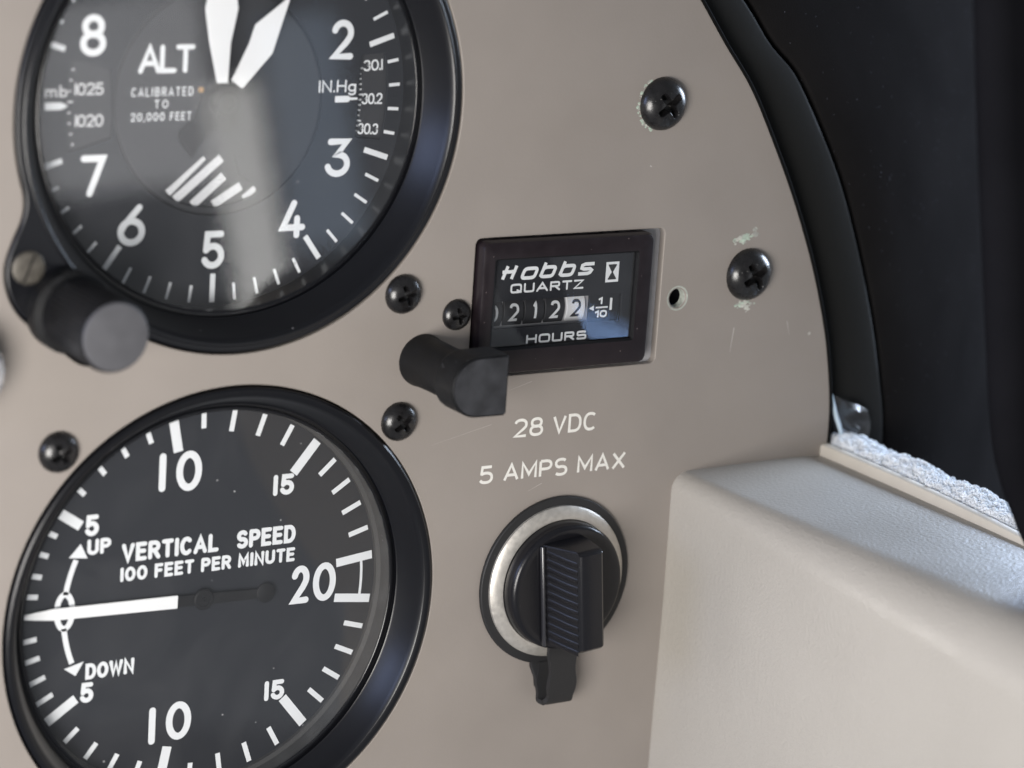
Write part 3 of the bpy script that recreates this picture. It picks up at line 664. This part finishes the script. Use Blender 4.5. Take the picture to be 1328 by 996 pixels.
mesh('clear_cover', [(*H(47.9, 43.3), 0), (*H(76.9, 43.3), 0), (*H(76.9, 58.6), 0), (*H(47.9, 58.6), 0)], [(3, 2, 1, 0)], cover, hob, (0, 0, 1.25), recalc=False)

# ================================================================ pull knob beside the hour meter
pk = thing('control_knob', 'black D-shaped control knob on a round stem, left below the hour meter', 'knob', (35.2, 41.7, 0))
lathe_obj('stem', [(4.6, .0), (4.6, .5), (4.45, 1.0), (4.35, 6), (4.35, 13.4)], knob_plastic, pk, (0, 0, 0), 64)
Dp = [(5.45, -5.25)]+[(-.25+5.2*math.cos(math.radians(a)), 5.2*math.sin(math.radians(a))) for a in range(270, 89, -9)]+[(5.45, 5.25)]
hd = prism('knob_head', Dp, 13.0, 19.2, knob_plastic, pk, (0, 0, 0), bevel=.35, seg=3)
prism('knob_front', [(x*.93+.01, y*.93) for x, y in Dp], 19.2, 19.26, mat('dusty_knob_front', (.026, .027, .031), .5, .4, bump=(4, .02), var=(.35, .35), specks=(.9, (.25, .25, .25), .1, .8)), hd, (0, 0, 0))
lathe_obj('collar', [(4.35, 11.6), (4.9, 12.3), (5.0, 13.2)], knob_plastic, pk, (0, 0, 0), 64)

# ================================================================ accessory socket
soc = thing('power_socket', 'round accessory socket with silver ring, black finger-grip cap and rubber strap', 'socket', (SOC[0], SOC[1], 0))
tabo = []
for i in range(121):
    a = 270-13+(-334)*i/120 if False else 283+334*i/120
    tabo.append(pol(15.7, a))
tabo = [pol(15.7, a) for a in [284.5+ (331)*i/120 for i in range(121)]]
tabo += [(-3.9, -16.0), (-2.9, -18.2), (-2.6, -20), (3.2, -20), (3.4, -18), (3.6, -16.2)]
sheet('gasket', [tabo, circle(11.0, 64)], rubber, soc, (0, 0, .95), depth=.9, bevel=.25, smooth=50)
lathe_obj('ring', [(14.15, .9), (14.1, 1.35), (13.8, 1.65), (12.4, 2.15), (11.9, 2.2), (11.7, 2.0), (11.6, 1.0)], nickel, soc, (0, 0, 0), 160, smooth=35)
lathe_obj('socket_cap', [(11.65, 1.2), (11.75, 2.5), (11.7, 4.3), (11.35, 4.95), (10.8, 5.2), (9.9, 5.15), (.001, 5.05)], cap_plastic, soc, (0, 0, 0), 128, smooth=50)
# finger grip: a tall bar with a sloping ribbed left side
gp = [(-5.4, 5.0), (-5.15, 5.45), (-2.35, 12.6), (-1.75, 13.0), (2.0, 13.0), (2.5, 12.6), (3.1, 5.0)]
def grip_ring(y, ins):
    cx = 0
    return [(x if abs(x) < 9 else x, y, 5.0+(z-5.0)*ins) for x, z in gp]
V, F = [], []; rows = [(-9.9, .0), (-9.85, .82), (-9.6, .93), (-9.1, 1.0), (8.6, 1.0), (9.1, .93), (9.3, .82), (9.35, .0)]
for y, k in rows: V += [(x, y, 5.0+(z-5.0)*k) for x, z in gp]
m_ = len(gp)
for j in range(len(rows)-1):
    for i in range(m_-1): F.append((j*m_+i, j*m_+i+1, (j+1)*m_+i+1, (j+1)*m_+i))
ga = math.radians(5.8)
def gr(V): return [(x*math.cos(ga)-y*math.sin(ga), x*math.sin(ga)+y*math.cos(ga), z) for x, y, z in V]
grip = mesh('finger_grip', gr(V), F, cap_plastic, soc, (0, 0, 0), smooth=35)
for i in range(12):   # moulded slanting ribs on the slope
    y = -9.0+i*1.52; V = []; F = []
    for (x, z), hgt_, dy_ in (((-5.2, 5.5), .10, .4), ((-4.6, 6.9), .34, .1), ((-3.3, 10.3), .32, -.5), ((-2.55, 12.2), .10, -.8)):
        V += [(x, y-.50+dy_, z-.03), (x-hgt_*.93, y+dy_, z+hgt_*.37), (x, y+.50+dy_, z-.03)]
    for j in range(3):
        a = 3*j; F += [(a, a+1, a+4, a+3), (a+1, a+2, a+5, a+4)]
    mesh('rib', gr(V), F, cap_plastic, grip, (0, 0, 0), smooth=70)
V = []; F = []; m_ = 9
for y in (-9.75, -9.5, 8.9, 9.15):
    q = .3 if abs(y) in (9.75, 9.15) else .42
    for k in range(m_): a = math.radians(200-170*k/(m_-1)); V.append((-5.6+q*math.cos(a), y, 5.6+(q+.1)*math.sin(a)))
for j in range(3):
    for k in range(m_-1): F.append((j*m_+k, j*m_+k+1, (j+1)*m_+k+1, (j+1)*m_+k))
mesh('ridge', gr(V), F, mat('polished_ridge', (.02, .02, .024), .3, 1.0), grip, (0, 0, 0), smooth=50)
# rubber strap: down from the gasket, folded forward and back up to the cap
path = smooth_path([(-15.2, .7), (-18.5, .8), (-21.2, 1.2), (-22.3, 2.2), (-22.0, 3.7), (-20.4, 4.7), (-17.0, 4.9), (-13.2, 4.4), (-11.0, 3.6)], 6)
V, F = [], []; n = len(path); th = .45
for i, (y, z) in enumerate(path):
    j, k = max(i-1, 0), min(i+1, n-1); dy, dz = path[k][0]-path[j][0], path[k][1]-path[j][1]; l = math.hypot(dy, dz); ny, nz = -dz/l, dy/l
    wv = .18*math.sin(i*.7)
    for x, s_ in ((-2.55+wv, 1), (3.0-wv, 1), (3.0-wv, -1), (-2.55+wv, -1)): V.append((x, y+ny*th*s_, z+nz*th*s_))
for i in range(n-1):
    for q in range(4): F.append((4*i+q, 4*i+(q+1) % 4, 4*i+4+(q+1) % 4, 4*i+4+q))
F += [(0, 1, 2, 3), tuple(4*(n-1)+q for q in (3, 2, 1, 0))]
mesh('strap', V, F, rubber, soc, (0, 0, 0), smooth=40)

# ================================================================ bright knob cut by the left frame edge
ck = thing('selector_knob', 'blurred bright silver knob with grey collar at the left edge of the panel', 'knob', (-50.5, 47.0, 0))
V, F = [], []; prof = [(8.2, .0), (8.2, 2.2), (7.6, 2.6), (7.6, 5.4), (7.1, 6.3), (6.2, 6.6), (.001, 6.6)]; n = 120
for j, (r, z) in enumerate(prof):
    for i in range(n):
        a = 2*PI*i/n; rr = r+(.25*math.cos(a*20) if j in (2, 3) else 0); V.append((rr*math.cos(a), rr*math.sin(a), z))
for j in range(len(prof)-1):
    for i in range(n): F.append((j*n+i, j*n+(i+1) % n, (j+1)*n+(i+1) % n, (j+1)*n+i))
mesh('grip', V, F, chrome, ck, (0, 0, 0), smooth=40)
lathe_obj('collar', [(8.9, 0), (8.9, .5), (8.5, .9), (7.9, .9)], grey_plastic, ck, (0, 0, 0), 64)

# ================================================================ black seal and side trim right of the panel
so = smooth_path([(70, 128), (96, 106), (106.2, 94.7), (113.0, 88.6), (120.6, 77.0), (126.4, 66.6), (131.6, 54.6), (136.6, 40.9), (140.1, 28.5), (141.8, 20.6), (142.3, 10), (142, -20)], 8)
si = smooth_path([(52, 122), (78, 104), (88, 96), (96, 86), (103, 76), (109, 66), (114, 55.8), (117.6, 46.8), (120.4, 37.8), (122.4, 27.1), (123, 18.8), (123, 5), (122, -20)], 8)
def strip(rows, name, material, smooth=40, parent=None):
    V, F = [], []; n = len(rows[0])
    for r in rows: V += list(r)
    for j in range(len(rows)-1):
        for i in range(n-1): F.append((j*n+i, j*n+i+1, (j+1)*n+i+1, (j+1)*n+i))
    return mesh(name, V, F, material, parent, (0, 0, 0), smooth)
def resample(P, n):
    L_ = [0]
    for a, b in zip(P, P[1:]): L_.append(L_[-1]+math.dist(a, b))
    out = []
    for k in range(n):
        t = L_[-1]*k/(n-1); i = max(j for j in range(len(L_)) if L_[j] <= t+1e-9); i = min(i, len(P)-2)
        f = (t-L_[i])/(L_[i+1]-L_[i]); out.append(tuple(P[i][c]*(1-f)+P[i+1][c]*f for c in range(len(P[0]))))
    return out
si, so = resample(si, 70), resample(so, 70)
rows = []
for f, z in ((0, -6.5), (.02, -3.2), (.06, -2.9), (.5, -2.6), (.93, -2.8), (.975, -3.1), (.99, -3.6), (1.0, -8.0)):
    rows.append([(a[0]*(1-f)+b[0]*f, a[1]*(1-f)+b[1]*f, z+(noise.noise(Vector((a[0]*.05, a[1]*.05, f*3)))*.25 if z > -4 else 0)) for a, b in zip(si, so)])
tag(strip(rows, 'door_seal', seal_m), 'curved flat dark rubber seal running down beside the rounded panel edge', 'seal')
rows = []
for d, z in ((-.6, -9), (.9, -5.0), (1.4, -3.9), (3, -3.8), (12, -6.5), (28, -15), (50, -28), (90, -54), (150, -92), (230, -140), (330, -200)):
    rows.append([(x+d*.93, y+d*.36 if y > 30 else y+d*.36*max(0, (y+20)/50), z+noise.noise(Vector((x*.03, y*.03, d*.05)))*1.0) for x, y in so])
tag(strip(rows, 'side_trim', felt), 'dusty black velvety side trim filling the right of the view', 'side trim')
# far post, in front of the trim
pe = [(72.0, 150.0), (78.5, 120.58), (80.38, 113.67), (83.46, 96.06), (86.94, 77.94), (90.53, 59.28), (94.18, 42.62), (97.6, 34.6), (100.21, 30.2), (102.81, 26.0), (106.95, 20.54), (116, 8), (126, -10), (130, -40)]
pe = resample(smooth_path(pe, 8), 60); rows = []
for f in range(9):
    a = PI*f/8
    rows.append([(x+4-4*math.sin(a), y, 80-3.5*math.cos(a)) for x, y in pe])
rows = [[(x+13, y+3, 78) for x, y in pe]]+rows+[[(x+13, y+3, 83) for x, y in pe]]
tag(strip(rows, 'door_post', post_m), 'out of focus black post edge at the far right of the view', 'post')

# ================================================================ cream leather side box, trim and fleece
box = thing('side_console', 'cream leather covered side console with rounded upper edge, right below the panel', 'console', (90, 16.5, 0))
def section(z):
    r = 3.4+z*.075; x0, y0 = 90.05, 16.45
    P = [(x0, -80)]; P += [(x0, y) for y in (-60, -48, -40, -34, -28, -22, -16, -10, -5, 0, 2)]
    P += [(x0, 2+(y0-r-2)*t) for t in (.35, .7, .92)]
    for i in range(13):
        a = math.radians(180-90*i/12); P.append((x0+r+r*math.cos(a), y0-r+r*math.sin(a)))
    P += [(x0+r+(124.6-x0-r)*t, y0+.25*math.sin(PI*t)) for t in (.15, .3, .45, .6, .75, .9, 1.0)]
    P += [(124.7, 10), (124.7, -80)]
    return P
zs = [-3, -.5, .25, 1.0, 3, 8, 15, 25, 40, 60, 80, 100, 130, 170]
V, F = [], []; n = len(section(0))
for z in zs:
    ins = {-.5: .35, .25: .1}.get(z, 0)
    for x, y in section(max(0, z)):
        ze = 165 if y > -18 else 108 if y < -48 else 165-57*(( -18-y)/30)**1.6
        z_ = z if z <= 60 else 60+(z-60)*(ze-60)/110
        V.append((x-90+noise.noise(Vector((x*.04, y*.04, z*.02)))*.25, y-16.5+noise.noise(Vector((x*.03+9, y*.04, z*.02)))*.25-(0), z_))
for j in range(len(zs)-1):
    for i in range(n-1): F.append((j*n+i, j*n+i+1, (j+1)*n+i+1, (j+1)*n+i))
b_ = (len(zs)-1)*n; V.append((17, -45, 105)); F += [(b_+i, b_+i+1, len(V)-1) for i in range(n-1)]
mesh('leather_cover', V, F, leather, box, (0, 0, 0), smooth=60)
# ivory trim strip standing on the outer edge
V, F = [], []; zs2 = [-.8+i*1.6 for i in range(52)]
prf = [(124.0, 14.5), (124.0, 18.2), (124.25, 18.65), (124.7, 18.8), (125.6, 18.85), (126.2, 18.6), (126.3, 14.5)]
for z in zs2:
    dx = -.0009*max(0, z-10)**2*.6; dy = -.0007*max(0, z-5)**2*.5
    for x, y in prf: V.append((x-90+dx+.12*noise.noise(Vector((0, 3, z*.1))), y-16.5+dy, z))
m_ = len(prf)
for j in range(len(zs2)-1):
    for i in range(m_): F.append((j*m_+i, j*m_+(i+1) % m_, (j+1)*m_+(i+1) % m_, (j+1)*m_+i))
F += [tuple(range(m_)), tuple((len(zs2)-1)*m_+i for i in range(m_-1, -1, -1))]
mesh('edge_trim', V, F, piping, box, (0, 0, 0), smooth=40)
# fleece: lumpy pile built as real relief
V, F = [], []; nz, nx = 420, 74
for j in range(nz):
    z = -3.5+j*80/nz
    for i in range(nx):
        t = i/(nx-1); x = 126.0+t*8.6
        dy = -.00035*max(0, z-5)**2; dx = -.0005*max(0, z-10)**2
        hgt = 17.7+1.7*math.sin(PI*min(1, t*1.02))**.5+.5*math.sin(z*.35+1)*t
        p = Vector((x*1.15, 0, z*1.15))
        q = Vector((x*.78+.5*noise.noise(p*.6), 0, z*.62+.5*noise.noise(p*.6+Vector((3, 3, 3)))))
        d = noise.voronoi(q)[0][0]
        hgt += .45*(1-min(1, (d*1.35)**2))+.22*noise.noise(p*1.5)+.6*noise.noise(p*.4)
        V.append((x+dx+.16*noise.noise(p*1.2+Vector((5, 5, 5))), hgt+dy, z+.16*noise.noise(p*1.2+Vector((9, 1, 3)))))
for j in range(nz-1):
    for i in range(nx-1): F.append((j*nx+i, j*nx+i+1, (j+1)*nx+i+1, (j+1)*nx+i))
fl = mesh('fleece_lining', V, F, fleece, None, (0, 0, 0), smooth=80)
tag(fl, 'knobbly white fleece strip bluish in daylight behind the ivory trim', 'fleece')
# looped yarn standing out of the fleece
random.seed(21); LV, LF = [], []
for k in range(4200):
    j = random.randrange(4, nz-2); i = random.randrange(1, nx-1); bx, by, bz = V[j*nx+i]
    a = random.uniform(0, PI); ca, sa = math.cos(a), math.sin(a); R_ = random.uniform(.22, .38); th = random.uniform(.09, .13); tl = random.uniform(-.5, .5)
    b0 = len(LV); q = 6
    for u in range(q+1):
        t = PI*u/q; cx, cy = R_*math.cos(t), R_*1.15*math.sin(t)-.08; nx_, ny_ = math.cos(t), math.sin(t)
        for w_ in range(5):
            g = 2*PI*w_/5; ox, oy, oz = cx+nx_*th*math.cos(g), cy+ny_*th*math.cos(g), th*math.sin(g)+tl*cy
            LV.append((bx+ox*ca-oz*sa, by+oy, bz+ox*sa+oz*ca))
    for u in range(q):
        for w_ in range(5): LF.append((b0+u*5+w_, b0+u*5+(w_+1) % 5, b0+u*5+5+(w_+1) % 5, b0+u*5+5+w_))
lp = mesh('yarn_loops', LV, LF, fleece, fl, (0, 0, 0), smooth=80, recalc=False); lp['kind'] = 'stuff'
# scrap of clear plastic behind the corner of the panel
V, F = [], []; a_ = [(126.0, 28.2), (127.5, 24), (129.0, 21), (129.8, 17.5)]; b_pts = [(135.8, 24.2), (136.8, 22.3), (137.2, 20.4), (136.6, 17.2)]
rows = []
for k in range(7):
    t = k/6; rows.append([(a[0]*(1-t)+b[0]*t, a[1]*(1-t)+b[1]*t, -1.6+1.6*math.sin(t*PI)*(.6+.4*math.sin(i*1.9))-.9*(k == 0)) for i, (a, b) in enumerate(zip(resample(a_, 8), resample(b_pts, 8)))])
tag(strip(rows, 'plastic_film', film, 60), 'crumpled scrap of clear plastic film in the corner beside the panel', 'plastic film')
V, F = [], []
pth = smooth_path([(125.9, 28.5, -.8), (127.3, 24.4, -.5), (128.8, 21, -.4), (129.7, 17.8, -.4)], 6)
for i, (x, y, z) in enumerate(pth):
    t = i/(len(pth)-1); wv = .12+.42*math.sin(PI*min(1, .15+t*.8)); V += [(x-wv, y-.1, z), (x, y, z+.35), (x+wv, y+.1, z)]
for i in range(len(pth)-1):
    a = 3*i; F += [(a, a+1, a+4, a+3), (a+1, a+2, a+5, a+4)]
fe = mesh('folded_edge', V, F, mat('film_edge_glint', (.5, .6, .68), .3, .6), bpy.data.objects['plastic_film'], (0, 0, 0), smooth=60)  # opaque pale strip, the glint on the clear film put into its colour
